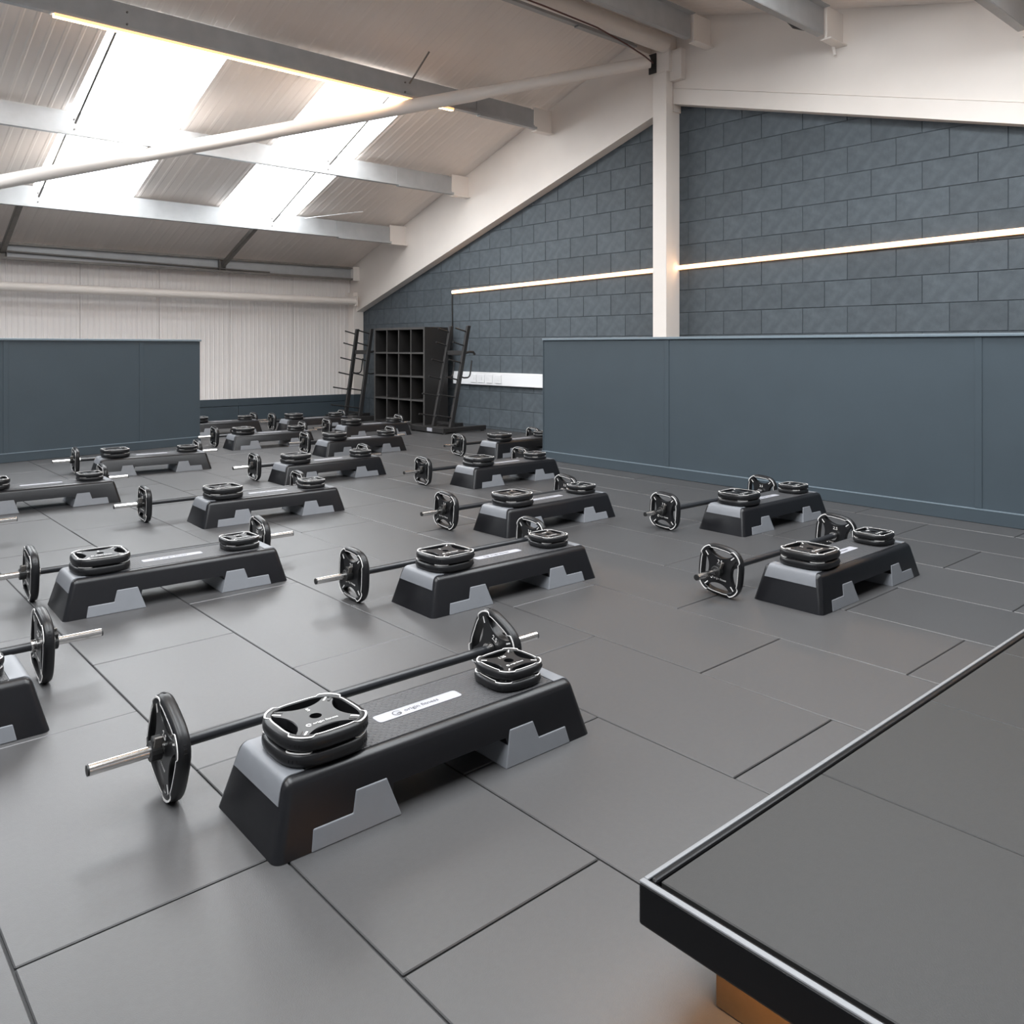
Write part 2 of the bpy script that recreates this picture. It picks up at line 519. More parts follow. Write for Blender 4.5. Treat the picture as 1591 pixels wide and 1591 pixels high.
# purlins: galvanised zed sections hung below the sheets
def zed(mb, x0, x1, yc, zb, zt, sgn, tk=0.006, fl=0.062, lip=0.018):
    # sloped web, bottom flange one way, top flange the other
    mb.box(x0, x1, yc-tk/2, yc+tk/2, zb, zt)
    ya, yb = (yc, yc-fl) if sgn > 0 else (yc, yc+fl)
    mb.box(x0, x1, min(ya, yb), max(ya, yb), zb-tk, zb)
    mb.box(x0, x1, min(yb, yb+tk), max(yb, yb+tk), zb, zb+lip)
    ya, yb = (yc, yc+fl) if sgn > 0 else (yc, yc-fl)
    mb.box(x0, x1, min(ya, yb), max(ya, yb), zt, zt+tk)
    return mb
PUR = [(10.48, 'lowest galvanised purlin, just above the back wall soffit'),
       (8.97, 'middle galvanised purlin crossing between the daylight panels'),
       (7.34, 'upper galvanised purlin carrying the warm strip light'),
       (5.80, 'galvanised purlin half hidden close behind the ridge tube'),
       (5.02, 'galvanised purlin ending at a white bracket right of the post'),
       (3.62, 'galvanised purlin with a black cable at the top right'),
       (2.05, 'galvanised purlin at the top right corner of the picture')]
for yp, lab in PUR:
    zt = roof_z(yp) - (0.075 if yp > YR else 0.085) - (0.03 if yp == 5.80 else 0)
    zb = zt - (0.225 if yp != 5.80 else 0.16)
    P = empty('roof_purlin', lab, 'purlin', (6.8, yp, zb))
    sg = 1 if yp > YR else -1
    rel(P, zed(MB(), X0+0.02, 6.80, yp, zb, zt, sg), 'zed_section', 'galv')
    if yp > YR:
        rel(P, zed(MB(), 5.95, 6.83, yp-0.010*sg, zb-0.016, zt-0.010, sg), 'end_sleeve', 'galv')
    rel(P, MB().box(6.84, XF, yp-0.012, yp+0.012, zb-0.02, zt+0.03).box(6.84, XF, yp-0.05, yp+0.05, zb-0.035, zb-0.021), 'cleat', 'white_paint', bevel=0.002, seg=1)
    for bx in (2.2, 4.98):
        for bz in (0.06, 0.16):
            rel(P, MB().tube((bx, yp-0.014, zb+bz), (bx, yp+0.014, zb+bz), 0.009, 6), 'bolt', 'galv_dark')

led_me = MB().box(0, 1, -0.022, 0.022, -0.012, 0.0)
zt = roof_z(7.34)-0.075-0.225-0.006
L = empty('purlin_strip_light', 'long warm white strip light under the upper purlin', 'strip light', (1.6, 7.30, zt))
rel(L, MB().box(1.62, 5.60, 7.275, 7.325, zt-0.010, zt-0.001), 'channel', 'alu')
rel(L, MB().box(1.64, 5.58, 7.279, 7.321, zt-0.028, zt-0.0105), 'diffuser', 'led')
rel(L, MB().box(1.64, 5.58, 7.268, 7.2785, zt-0.026, zt-0.004), 'halo_strip', 'led_halo')  # glowing strip standing in for the halo beside the diffuser
zt2 = roof_z(3.62)-0.085-0.225-0.006
added_strip = empty('purlin_strip_light', 'added warm strip light under the front purlin, out of view', 'strip light', (1.6, 3.66, zt2))  # second strip, unseen, added for extra warm light
rel(added_strip, MB().box(-3.2, 5.2, 3.635, 3.685, zt2-0.010, zt2-0.001), 'channel', 'alu')
rel(added_strip, MB().box(-3.18, 5.18, 3.641, 3.679, zt2-0.024, zt2-0.0105), 'diffuser', 'led')
put('purlin_cable', MB().path([(5.4, 3.66, zt2+0.05), (5.9, 3.67, zt2+0.03), (6.2, 3.69, zt2+0.06), (6.45, 3.70, zt2+0.0), (6.7, 3.69, zt2+0.03), (6.85, 3.70, zt2+0.10)], 0.012, 8).mesh('purlin_cable', 'cable', smooth=60),
    label='black cable sagging along the purlin at top right', cat='cable')
put('purlin_conduit', MB().path([(6.85, 3.70, zt2+0.10), (6.98, 3.69, zt2+0.08), (7.06, 3.67, zt2+0.0), (7.08, 3.66, zt2-0.10)], 0.014, 8).mesh('purlin_conduit', 'white_paint', smooth=60),
    label='short white conduit bending down beside the top right purlin bracket', cat='conduit')

# sag rods and eaves struts
def on_roof(x, y, off):
    return (x, y, roof_z(y)-off)
for xr, w in ((2.20, 'left'), (4.98, 'right')):
    for ya, yb, t in ((7.40, 8.93, 'upper'), (9.01, 10.44, 'lower')):
        put('sag_rod', MB().tube(on_roof(xr, ya, 0.10), on_roof(xr, yb, 0.20), 0.011, 8).mesh('sag_rod', 'galv_dark', smooth=50),
            label='thin steel rod across the %s half of the %s daylight panel' % (t, w), cat='rod', group='sag rods below the daylight panels')
put('sag_rod', MB().tube(on_roof(5.0, 7.28, 0.18), on_roof(5.0, 6.93, 0.06), 0.009, 8).mesh('sag_rod', 'galv_dark', smooth=50),
    label='short steel rod rising from the upper purlin towards the ridge', cat='rod', group='sag rods below the daylight panels')
ZE = 2.20
for xr, t in ((2.05, 'left'), (4.82, 'right')):
    put('eaves_strut', MB().box(-0.028, 0.028, 0, 1, -0.03, -0.024).box(-0.028, -0.022, 0, 1, -0.03, 0.03).mesh('eaves_strut', 'galv_dark'),
        label='dull steel angle strut from lowest purlin to eaves beam, the %s one' % t, cat='strut', group='eaves struts')
    o = bpy.context.scene.objects
    s = [q for q in o if q.name.startswith('eaves_strut')][-1]
    a, b = Vector((xr, 10.50, roof_z(10.50)-0.20)), Vector((xr+0.05, 11.84, ZE+0.10))
    dd = b-a
    s.location = a
    s.scale = (1, dd.length, 1)
    s.rotation_euler = (math.asin(dd.z/dd.length), 0, -math.atan2(dd.x, dd.y))
eb = empty('eaves_beam', 'galvanised eaves beam where the roof meets the back wall', 'beam', (0, 11.9, ZE))
rel(eb, MB().box(X0, 7.02, 11.90, 11.91, ZE, ZE+0.195), 'web', 'galv')
rel(eb, MB().box(X0, 7.02, 11.83, 11.90, ZE-0.008, ZE+0.004).box(X0, 7.02, 11.83, 11.838, ZE+0.004, ZE+0.022), 'bottom_flange', 'galv_dark')
rel(eb, MB().box(X0, 7.02, 11.84, 11.90, ZE+0.191, ZE+0.203).box(X0, 7.02, 11.84, 11.848, ZE+0.174, ZE+0.191), 'top_flange', 'galv_dark')
rel(eb, MB().box(7.022, XF, 11.82, 11.905, ZE-0.015, ZE+0.21), 'end_cleat', 'white_paint', bevel=0.003, seg=1)
for xr in (2.1, 4.87):
    rel(eb, MB().box(xr-0.05, xr-0.042, 11.845, 11.90, ZE+0.005, ZE+0.185).box(xr+0.042, xr+0.05, 11.845, 11.90, ZE+0.005, ZE+0.185).box(xr-0.05, xr+0.05, 11.893, 11.899, ZE+0.005, ZE+0.185), 'bracket', 'galv_dark')
rel(eb, MB().tube((-2.5, 11.86, ZE+0.17), (5.6, 11.86, ZE+0.035), 0.012, 8), 'tie_rod', 'galv_dark', smooth=50)
put('dangling_wire', MB().tube((5.4, 10.36, 2.86), (6.15, 10.1, 3.0), 0.005, 6).mesh('dangling_wire', 'white_plastic'), label='short thin white wire sticking out above the lowest purlin', cat='wire')

# ------------------------------------------------------------------ wall strip light, its cable, trunking, small switch
def led_z(y):
    return 1.888 + (9.47-y)*0.0160
wl = empty('wall_strip_light', 'long warm strip light running along the dark block wall', 'strip light', (XW, 9.47, led_z(9.47)))
def bar(x0, x1, dz0, dz1, ya, yb):
    return MB().hexa([(x0, yb, led_z(yb)+dz0), (x1, yb, led_z(yb)+dz0), (x1, ya, led_z(ya)+dz0), (x0, ya, led_z(ya)+dz0),
                      (x0, yb, led_z(yb)+dz1), (x1, yb, led_z(yb)+dz1), (x1, ya, led_z(ya)+dz1), (x0, ya, led_z(ya)+dz1)])
rel(wl, bar(XW-0.010, XW-0.001, -0.018, 0.018, 9.47, -1.5), 'channel', 'alu')
rel(wl, bar(XW-0.034, XW-0.0105, -0.013, 0.013, 9.46, -1.49), 'diffuser', 'led')
rel(wl, bar(XW-0.030, XW-0.0105, 0.0132, 0.024, 9.46, -1.49), 'halo_strip', 'led_halo')  # glowing strips above and below imitate the halo round the diffuser
rel(wl, bar(XW-0.030, XW-0.0105, -0.024, -0.0132, 9.46, -1.49), 'halo_strip', 'led_halo')
put('strip_light_cable', MB().path([(XW-0.012, 9.475, 1.885), (XW-0.010, 9.478, 1.7), (XW-0.012, 9.472, 1.45), (XW-0.010, 9.475, 0.85)], 0.009, 6).mesh('strip_light_cable', 'cable', smooth=60),
    label='thin black cable dropping from the strip light end down the wall', cat='cable')
tr = empty('dado_trunking', 'white plastic socket trunking on the block wall beside the rack', 'trunking', (XW, 8.4, 0.68))
rel(tr, MB().box(XW-0.055, XW-0.002, 6.9, 9.40, 0.592, 0.765), 'channel', 'white_plastic', bevel=0.006)
for i, yy in enumerate((8.93, 8.76, 8.59, 8.41)):
    s = rel(tr, MB().box(XW-0.066, XW-0.0555, yy-0.065, yy+0.065, 0.622, 0.735), 'socket_plate', 'white_plastic', bevel=0.004)
    rel_b = MB().box(XW-0.070, XW-0.0665, yy-0.02, yy+0.02, 0.66, 0.70)
    rel_b.v = [(a-XW, b-8.4, c-0.68) for a, b, c in rel_b.v]
    put('rocker', rel_b.mesh('rocker', 'white_plastic'), s)
sw = empty('wall_switch', 'small white switch box on the wall between rack and cubby unit', 'switch', (XW, 10.95, 0.68))
rel(sw, MB().box(XW-0.05, XW-0.002, 10.88, 11.05, 0.60, 0.80), 'box', 'white_plastic', bevel=0.006)
rel(sw, MB().box(XW-0.058, XW-0.0505, 10.93, 11.0, 0.66, 0.74), 'rocker', 'white_plastic', bevel=0.002)

# ------------------------------------------------------------------ half-height partitions
def partition(name, label, a, b, seams, H=1.19, T=0.09):
    a, b = Vector((*a, 0)), Vector((*b, 0))
    d = b-a
    Lh = d.length
    P = empty(name, label, 'partition', a, math.atan2(d.y, d.x))
    cuts = [0.0] + seams + [Lh]
    for i in range(len(cuts)-1):
        put('panel', MB().box(cuts[i]+0.0015, cuts[i+1]-0.0015, 0, T, 0, H-0.022).mesh('panel', 'paint_blue', bevel=0.002, seg=1), P)
    for s in seams:
        put('cover_strip', MB().box(s-0.022, s+0.022, -0.005, -0.0003, 0.092, H-0.024).mesh('cover_strip', 'paint_blue', bevel=0.0015, seg=1), P)
    put('top_cap', MB().box(-0.008, Lh+0.008, -0.018, T+0.018, H-0.021, H).mesh('top_cap', 'paint_blue_edge', bevel=0.004), P)
    sk = put('skirting', MB().box(-0.012, Lh, -0.016, -0.0005, 0.001, 0.083).mesh('skirting', 'paint_blue', bevel=0.002, seg=1), P)
    put('skirting_edge', MB().box(-0.012, Lh, -0.017, -0.0005, 0.0835, 0.090).mesh('skirting_edge', 'paint_blue_edge'), sk)
    put('end_trim', MB().box(-0.014, -0.0005, -0.004, T+0.004, 0.0, H-0.022).mesh('end_trim', 'paint_blue', bevel=0.003), P)
    return P
# right one: faces -X, runs towards the camera side
partition('partition_wall', 'long blue-grey half-height partition in front of the block wall, right', (5.66, 5.93), (5.66, -1.6), [1.51, 3.95, 6.39])
# left one: faces the camera, seen end at its right
partition('partition_wall', 'blue-grey half-height partition in front of the back wall, left', (-2.6, 8.50), (3.629, 9.468), [1.9, 4.30, 5.62])

# ------------------------------------------------------------------ instructor stage
SX, SYE, SZ = 1.090, 0.912, 0.200
stage = empty('stage_platform', 'low black stage with rubber tile top in the right foreground', 'stage', (SX, SYE, 0))
SX1, SY1 = 4.35, -1.25
FH = 0.072
rel(stage, MB().box(SX, SX+0.022, SY1, SYE, SZ-FH, SZ), 'fascia', 'fascia', bevel=0.006, seg=3)
rel(stage, MB().box(SX+0.0225, SX1, SYE-0.022, SYE, SZ-FH, SZ), 'fascia', 'fascia', bevel=0.006, seg=3)
rel(stage, MB().box(SX+0.0225, SX1, SY1, SYE-0.0225, SZ-0.045, SZ-0.022), 'deck_board', 'fascia')
rel(stage, MB().box(SX+0.001, SX+0.013, SY1, SYE-0.001, SZ-0.002, SZ+0.003), 'edge_strip', 'nosing', bevel=0.0022, seg=2)
rel(stage, MB().box(SX+0.0135, SX1, SYE-0.010, SYE-0.001, SZ-0.002, SZ+0.003), 'edge_strip', 'nosing', bevel=0.0022, seg=2)
xs = [SX+0.028, 1.657, 2.205, 2.713, 3.23, 3.74, SX1]
ys = [SYE-0.024, -0.05, SY1]
for i in range(len(xs)-1):
    for j in range(2):
        rel(stage, MB().box(xs[i]+0.0015, xs[i+1]-0.0015, ys[j+1]+0.0015, ys[j]-0.0015, SZ-0.0215, SZ), 'stage_tile', 'stage_rubber', bevel=0.002, seg=1)
pl = [(SX+0.09, SY1+0.05), (SX+0.09, SYE-0.094), (SX1-0.05, SYE-0.094)]
rel(stage, MB().box(SX+0.087, SX+0.132, SY1+0.05, SYE-0.094, 0, SZ-0.0455), 'plinth', 'timber', bevel=0.002, seg=1)
rel(stage, MB().box(SX+0.1325, SX1-0.05, SYE-0.139, SYE-0.094, 0, SZ-0.0455), 'plinth', 'timber', bevel=0.002, seg=1)
rel(stage, MB().box(SX+0.045, SX+0.060, SY1+0.1, SYE-0.10, SZ-0.053, SZ-0.0455), 'strip_light', 'led_floor')

# ------------------------------------------------------------------ cubby unit
CX0, CX1, CY0, CY1, CZ = 6.70, 7.10, 9.39, 10.68, 1.385
cub = empty('cubby_unit', 'black open cubby shelving of sixteen square compartments by the wall', 'shelving', (CX0, CY0, 0))
T = 0.032
rel(cub, MB().box(CX0, CX1, CY0, CY0+T, 0, CZ), 'side_panel', 'black_board', bevel=0.002, seg=1)
rel(cub, MB().box(CX0, CX1, CY1-T, CY1, 0, CZ), 'side_panel', 'black_board', bevel=0.002, seg=1)
rel(cub, MB().box(CX0, CX1, CY0+T+0.0005, CY1-T-0.0005, CZ-T, CZ), 'top_panel', 'black_board', bevel=0.002, seg=1)
rel(cub, MB().box(CX0, CX1, CY0+T+0.0005, CY1-T-0.0005, 0.0, T), 'bottom_panel', 'black_board', bevel=0.002, seg=1)
rel(cub, MB().box(CX1-0.012, CX1, CY0+T+0.0005, CY1-T-0.0005, T+0.0005, CZ-T-0.0005), 'back_panel', 'black_board')
iw = (CY1-CY0-2*T)/4
ih = (CZ-2*T)/4
for i in range(1, 4):
    yy = CY0+T+iw*i
    rel(cub, MB().box(CX0+0.006, CX1-0.013, yy-0.010, yy+0.010, T+0.001, CZ-T-0.001), 'divider', 'black_board')
    rel(cub, MB().box(CX0+0.001, CX0+0.0055, yy-0.010, yy+0.010, T+0.001, CZ-T-0.001), 'divider_edge', 'board_edge')
    zz = T+ih*i
    for j in range(4):
        ya = CY0+T+iw*j+(0.0105 if j else 0.001)
        yb = CY0+T+iw*(j+1)-(0.0105 if j < 3 else 0.001)
        rel(cub, MB().box(CX0+0.006, CX1-0.013, ya, yb, zz-0.012, zz+0.012), 'shelf', 'black_board')
        rel(cub, MB().box(CX0+0.001, CX0+0.0055, ya, yb, zz-0.012, zz+0.012), 'shelf_edge', 'board_edge')
for (ya, yb, za, zb) in ((CY0, CY0+T, 0, CZ), (CY1-T, CY1, 0, CZ), (CY0+T, CY1-T, CZ-T, CZ)):
    rel(cub, MB().box(CX0-0.004, CX0-0.0003, ya+0.001, yb-0.001, za+0.001, zb-0.001), 'edge_strip', 'board_edge')

# ------------------------------------------------------------------ studio barbell racks
def rack(label, base_x, ya, yb, lean, hgt, foot):
    R = empty('barbell_rack', label, 'rack', (base_x, (ya+yb)/2, 0))
    x1 = foot
    xf = base_x-0.20
    rel(R, MB().box(xf, xf+0.07, ya-0.10, yb+0.26, 0.012, 0.078), 'front_foot', 'black_steel', bevel=0.006)
    rel(R, MB().box(xf+0.0705, x1, ya-0.06, ya+0.005, 0.012, 0.072), 'side_foot', 'black_steel', bevel=0.006)
    rel(R, MB().box(xf+0.0705, x1, yb+0.06, yb+0.12, 0.012, 0.072), 'side_foot', 'black_steel', bevel=0.006)
    rel(R, MB().box(base_x-0.05, base_x+0.10, ya+0.0055, yb+0.0595, 0.012, 0.066), 'cross_member', 'black_steel', bevel=0.004)
    rel(R, MB().box(xf-0.004, xf-0.0005, (ya+yb)/2-0.05, (ya+yb)/2+0.06, 0.022, 0.066), 'maker_plate', 'label')
    for (px, py) in ((xf+0.035, ya-0.08), (xf+0.035, yb+0.24), (x1-0.04, ya-0.03), (x1-0.04, yb+0.09)):
        rel(R, MB().tube((px, py, 0), (px, py, 0.0125), 0.025, 10), 'rubber_foot', 'clip')
    for yy in (ya, yb):
        up = MB().hexa([(base_x-0.03, yy-0.02, 0.066), (base_x+0.03, yy-0.02, 0.066), (base_x+0.03, yy+0.02, 0.066), (base_x-0.03, yy+0.02, 0.066),
                        (base_x+lean-0.025, yy-0.02, hgt), (base_x+lean+0.03, yy-0.02, hgt), (base_x+lean+0.03, yy+0.02, hgt), (base_x+lean-0.025, yy+0.02, hgt)])
        U = rel(R, up, 'upright', 'black_steel', bevel=0.004, seg=1)
        ox, oy = base_x, (ya+yb)/2
        def sub(mb, nm, m, parent=U):
            mb.v = [(a-ox, b-oy, c) for a, b, c in mb.v]
            return put(nm, mb.mesh(nm, m, smooth=50), parent)
        for zz, ln in ((1.308, 0.17), (1.126, 0.17), (0.902, 0.19), (0.679, 0.19), (0.456, 0.25), (0.193, 0.25)):
            xx = base_x + lean*(zz/hgt) - 0.02
            sub(MB().tube((xx, yy, zz), (xx-ln, yy, zz+0.042), 0.0095, 8), 'peg', 'black_steel')
            sub(MB().tube((xx-ln, yy, zz+0.042), (xx-ln-0.010, yy, zz+0.0445), 0.0115, 8), 'peg_cap', 'clip')
        xx = base_x + lean*0.5 + 0.02
        pts = [(xx, yy, 0.72), (xx+0.05, yy, 0.705)] + [(xx+0.10+0.055*math.sin(t), yy, 0.765-0.06*math.cos(t)) for t in (0.2, 0.6, 1.0, 1.4)] + [(xx+0.165, yy, 0.83), (xx+0.18, yy, 0.93)]
        sub(MB().path(pts, 0.010, 8), 'bar_hook', 'black_steel')
    zz = 1.03
    xx = base_x + lean*(zz/hgt)
    rel(R, MB().box(xx-0.012, xx+0.012, ya+0.0205, yb-0.0205, zz-0.03, zz+0.03), 'cross_brace', 'black_steel', bevel=0.003, seg=1)
    rel(R, MB().box(base_x+0.03, base_x+0.05, ya+0.0205, yb-0.0205, 0.10, 0.13), 'cross_brace', 'black_steel')
    h = [(xx+0.028, ya, zz+0.0), (xx+0.09, ya, zz+0.012), (xx+0.14, ya-0.02, zz+0.01), (xx+0.165, ya-0.02, zz-0.02)]
    rel(R, MB().path(h, 0.017, 8), 'push_handle', 'black_steel', smooth=60)
    return R
rack('black peg rack leaning beside the right end of the cubby unit', 6.52, 8.56, 8.93, 0.285, 1.385, 7.06)
rack('black peg rack in the corner left of the cubby unit', 6.55, 10.84, 11.25, 0.20, 1.385, 7.02)

# ------------------------------------------------------------------ weight plate
def sq_r(th, a, n=3.0):                       # rounded square (superellipse) radius
    c, s = abs(math.cos(th)), abs(math.sin(th))
    return a / ((c**n + s**n)**(1.0/n))
def plate_meshes(a, t, tag, kg):
    N = 96
    ang = [2*math.pi*i/N for i in range(N)]
    ro = [sq_r(q, a) for q in ang]
    # rim: rounded tyre with grooves
    prof = [(0.0, 1.00*0.80), (0.0, 0.0), ]
    bb = 0.011 * a/0.11
    ins = 0.19*a
    rings = []
    def ring(off, z):
        rings.append([( (ro[i]-off)*math.cos(ang[i]), (ro[i]-off)*math.sin(ang[i]), z) for i in range(N)])
    ring(ins, 0.30*t); ring(ins, t*0.5-0.0005 + 0.5*t - 0.0015); ring(ins-0.002, t)
    ring(bb, t); ring(bb*0.45, t-bb*0.22); ring(bb*0.12, t-bb*0.65); ring(0, t-bb*1.2)
    ring(0, bb*1.2); ring(bb*0.12, bb*0.65); ring(bb*0.45, bb*0.22); ring(bb, 0.0)
    ring(ins-0.002, 0.0); ring(ins, 0.0015)
    mb = MB()
    for r in rings:
        mb.v += r
    K = len(rings)
    for k in range(K):
        k2 = (k+1) % K
        for i in range(N):
            j = (i+1) % N
            mb.f.append((k*N+i, k*N+j, k2*N+j, k2*N+i))
    for k in range(4):                         # three fine grip ridges across the tyre beside each corner
        for g in (-9, -4.5, 0):
            q = math.radians(45+90*k+g)
            rr = sq_r(q, a)
            c, s_ = math.cos(q), math.sin(q)
            w2, pr = 0.0016, 0.0011
            pts = []
            for z in (bb*1.2, t-bb*1.2):
                for (rad, tan) in ((rr-0.002, -w2), (rr+pr, -w2*0.5), (rr+pr, w2*0.5), (rr-0.002, w2)):
                    pts.append((rad*c-tan*s_, rad*s_+tan*c, z))
            mb.hexa(pts)
    rim = mb.mesh('rim_'+tag, 'plate', smooth=35)
    # four-armed centre with lens-shaped grip openings between the arms
    dC, rC = 1.30*a, 0.79*a
    def star(q):
        ri = sq_r(q, a) - ins + 0.0015
        best = ri
        for k in range(4):
            al = q - k*math.pi/2
            b_ = math.cos(al)*dC
            disc = b_*b_ - (dC*dC - rC*rC)
            if disc > 0 and b_ > 0:
                r = b_ - math.sqrt(disc)
                best = min(best, r)
        return best
    N2 = 128
    an2 = [2*math.pi*i/N2 for i in range(N2)]
    st = [star(q) for q in an2]
    rh = 0.0145
    mb = MB()
    zt_, zb_ = t*0.92, t*0.22
    def zc(r):                                 # dished centre
        return zt_ - 0.0
    R2 = [[(rh*math.cos(q), rh*math.sin(q), zb_) for q in an2],
          [(rh*math.cos(q), rh*math.sin(q), t*0.92) for q in an2],
          [(0.024*math.cos(q), 0.024*math.sin(q), zt_) for q in an2],
          [(0.028*math.cos(q), 0.028*math.sin(q), zt_) for q in an2],
          [((s-0.002)*math.cos(q), (s-0.002)*math.sin(q), zt_) for q, s in zip(an2, st)],
          [(s*math.cos(q), s*math.sin(q), zt_-0.002) for q, s in zip(an2, st)],
          [(s*math.cos(q), s*math.sin(q), zb_) for q, s in zip(an2, st)]]
    for r in R2:
        mb.v += r
    K = len(R2)
    for k in range(K):
        k2 = (k+1) % K
        for i in range(N2):
            j = (i+1) % N2
            mb.f.append((k*N2+i, k*N2+j, k2*N2+j, k2*N2+i))
    spider = mb.mesh('spider_'+tag, 'plate', smooth=35)
    # pale outline with the stepped corners
    mb = MB()
    w = 0.0036 * (a/0.11)
    def orad(q):
        base = sq_r(q, a) - ins + 0.0035
        m_ = abs(((q - math.pi/4 + math.pi/4) % (math.pi/2)) - math.pi/4)
        dd = math.degrees(m_)
        up = 0.125*a
        if dd < 14:
            return base + up*(1-0.30)
        if dd < 17:
            return base + up*0.70*(17-dd)/3
        return base
    N3 = 180
    n0 = 0
    for q in range(N3):
        an = 2*math.pi*q/N3
        r = orad(an)
        ww = w*(1.25 if abs(((an) % (math.pi/2)) - math.pi/4) < math.radians(16) else 0.85)
        for (rr, z) in ((r, t+0.0006), (r+ww, t+0.0006), (r+ww, t-0.001), (r, t-0.001)):
            mb.v.append((rr*math.cos(an), rr*math.sin(an), z))
    for q in range(N3):
        j = (q+1) % N3
        for c in range(4):
            c2 = (c+1) % 4
            mb.f.append((q*4+c, j*4+c, j*4+c2, q*4+c2))
    outline = mb.mesh('outline_'+tag, 'line')
    # dash and slot on each arm (one object per dash)
    def dash(width, off):
        mb = MB()
        r0, r1 = 0.74*a, 0.98*a
        mb.box(r0, r1, off-width/2, off+width/2, zt_-0.0008, zt_+0.0009)
        return mb
    dsh = dash(0.0045*a/0.11, 0.006*a/0.11).mesh('dash_'+tag, 'line')
    slot = dash(0.006*a/0.11, -0.006*a/0.11).mesh('slot_'+tag, 'clip')
    # grooves on the tyre corners: three thin raised ridges
    # lettering
    logo = MB()
    Rr = 0.0068*a/0.11
    for i in range(20):
        q0, q1 = 2*math.pi*i/20*0.86, 2*math.pi*(i+1)/20*0.86
        n = len(logo.v)
        for (q, r) in ((q0, Rr), (q1, Rr), (q1, Rr*0.55), (q0, Rr*0.55)):
            logo.v.append((r*math.cos(q), r*math.sin(q), zt_+0.0006))
        logo.f.append((n, n+1, n+2, n+3))
    logo_me = logo.mesh('logo_'+tag, 'line')
    txt = text_mesh('maker_name_'+tag, 'origin fitness', 0.0125*a/0.11, 'line')
    num = text_mesh('weight_number_'+tag, kg, 0.021*a/0.11, 'line', 'CENTER')
    return dict(rim=rim, spider=spider, outline=outline, dash=dsh, slot=slot, logo=logo_me, name=txt, num=num, t=t, zt=zt_, a=a)
BIG = plate_meshes(0.112, 0.034, 'large', '5')
MID = plate_meshes(0.112, 0.034, 'bar', '2.5')
SMALL = plate_meshes(0.084, 0.026, 'small', '1.25')

def plate_parts(root, D, detail=True):
    """the pieces of a plate under root (as parts of a plate, or sub-parts of one on a bar)"""
    out = []
    out.append(put('spider', D['spider'], root))
    out.append(put('outline', D['outline'], root))
    for k in range(4):
        q = math.pi/4 + k*math.pi/2
        put('dash', D['dash'], root, (0, 0, 0), (0, 0, q))
        put('slot', D['slot'], root, (0, 0, 0), (0, 0, q))
    if detail:
        s = D['a']/0.11
        put('maker_mark', D['logo'], root, (-0.036*s, -0.036*s, 0))
        put('maker_name', D['name'], root, (-0.026*s, -0.036*s, D['zt']+0.0006))
        put('weight_number', D['num'], root, (0.0, 0.038*s, D['zt']+0.0006))
    return out

def loose_plate(D, loc, rz, label, grp, detail):
    o = put('weight_plate', D['rim'], None, loc, (0, 0, rz), label, 'weight plate', grp)
    plate_parts(o, D, detail)
    return o

# ------------------------------------------------------------------ barbell
SHAFT = MB().tube((-0.50, 0, 0), (0.50, 0, 0), 0.0145, 20).mesh('shaft', 'bar_black', smooth=40)
SLEEVE = MB().tube((0, 0, 0), (0.205, 0, 0), 0.0132, 20).mesh('sleeve', 'chrome', smooth=40)
ENDCAP = MB().tube((0, 0, 0), (0.004, 0, 0), 0.0126, 20).mesh('end_cap', 'clip', smooth=40)
STOP = MB().tube((-0.016, 0, 0), (0, 0, 0), 0.021, 20).mesh('stop_ring', 'chrome', smooth=40)
_c = MB().tube((0, 0, 0), (0.026, 0, 0), 0.0245, 16)
_c.box(0.002, 0.024, -0.010, 0.010, 0.020, 0.040)
CLIP = _c.mesh('collar_clip', 'clip', bevel=0.0015, seg=1)
LEVER = MB().box(0.004, 0.022, 0.008, 0.014, 0.010, 0.050).mesh('lever', 'galv_dark', bevel=0.001, seg=1)
def support(a, rot):                          # lowest point of the rounded square turned by rot
    return max(sq_r(q, a)*math.cos(q-rot) for q in [i*math.pi/180 for i in range(360)])
def barbell(cx, cy, rz, proll, label, detail):
    zc = support(0.112, proll - math.pi/2 + math.pi) + 0.0005
    B = empty('barbell', label, 'barbell', (cx, cy, zc), rz, 'studio barbells behind the steps')
    put('shaft', SHAFT, B)
    for s in (-1, 1):
        ry = 0 if s > 0 else math.pi
        sl = put('sleeve', SLEEVE, B, (s*0.492, 0, 0), (0, 0, ry))
        put('end_cap', ENDCAP, sl, (0.2051, 0, 0))
        put('stop_ring', STOP, B, (s*0.499, 0, 0), (0, 0, ry))
        # plate: its printed face looks outward on the left end and inward on the right end as the photo shows
        M_ = Matrix.Translation((s*0.5175-0.0+0.017, 0, 0)) @ Matrix.Rotation(-math.pi/2, 4, 'Y') @ Matrix.Rotation(math.pi/2+math.pi/2, 4, 'Z')
        p = put('weight_plate', MID['rim'], B)
        p.matrix_local = Matrix.Translation((s*0.5175+0.017, 0, 0)) @ Matrix.Rotation(proll, 4, 'X') @ Matrix.Rotation(-math.pi/2, 4, 'Y') @ Matrix.Rotation(-math.pi/2, 4, 'Z')
        plate_parts(p, MID, detail)
        c = put('collar_clip', CLIP, B, (s*0.5365, 0, 0), (0.5 if s > 0 else -0.4, 0, ry))
        put('lever', LEVER, c)
    return B

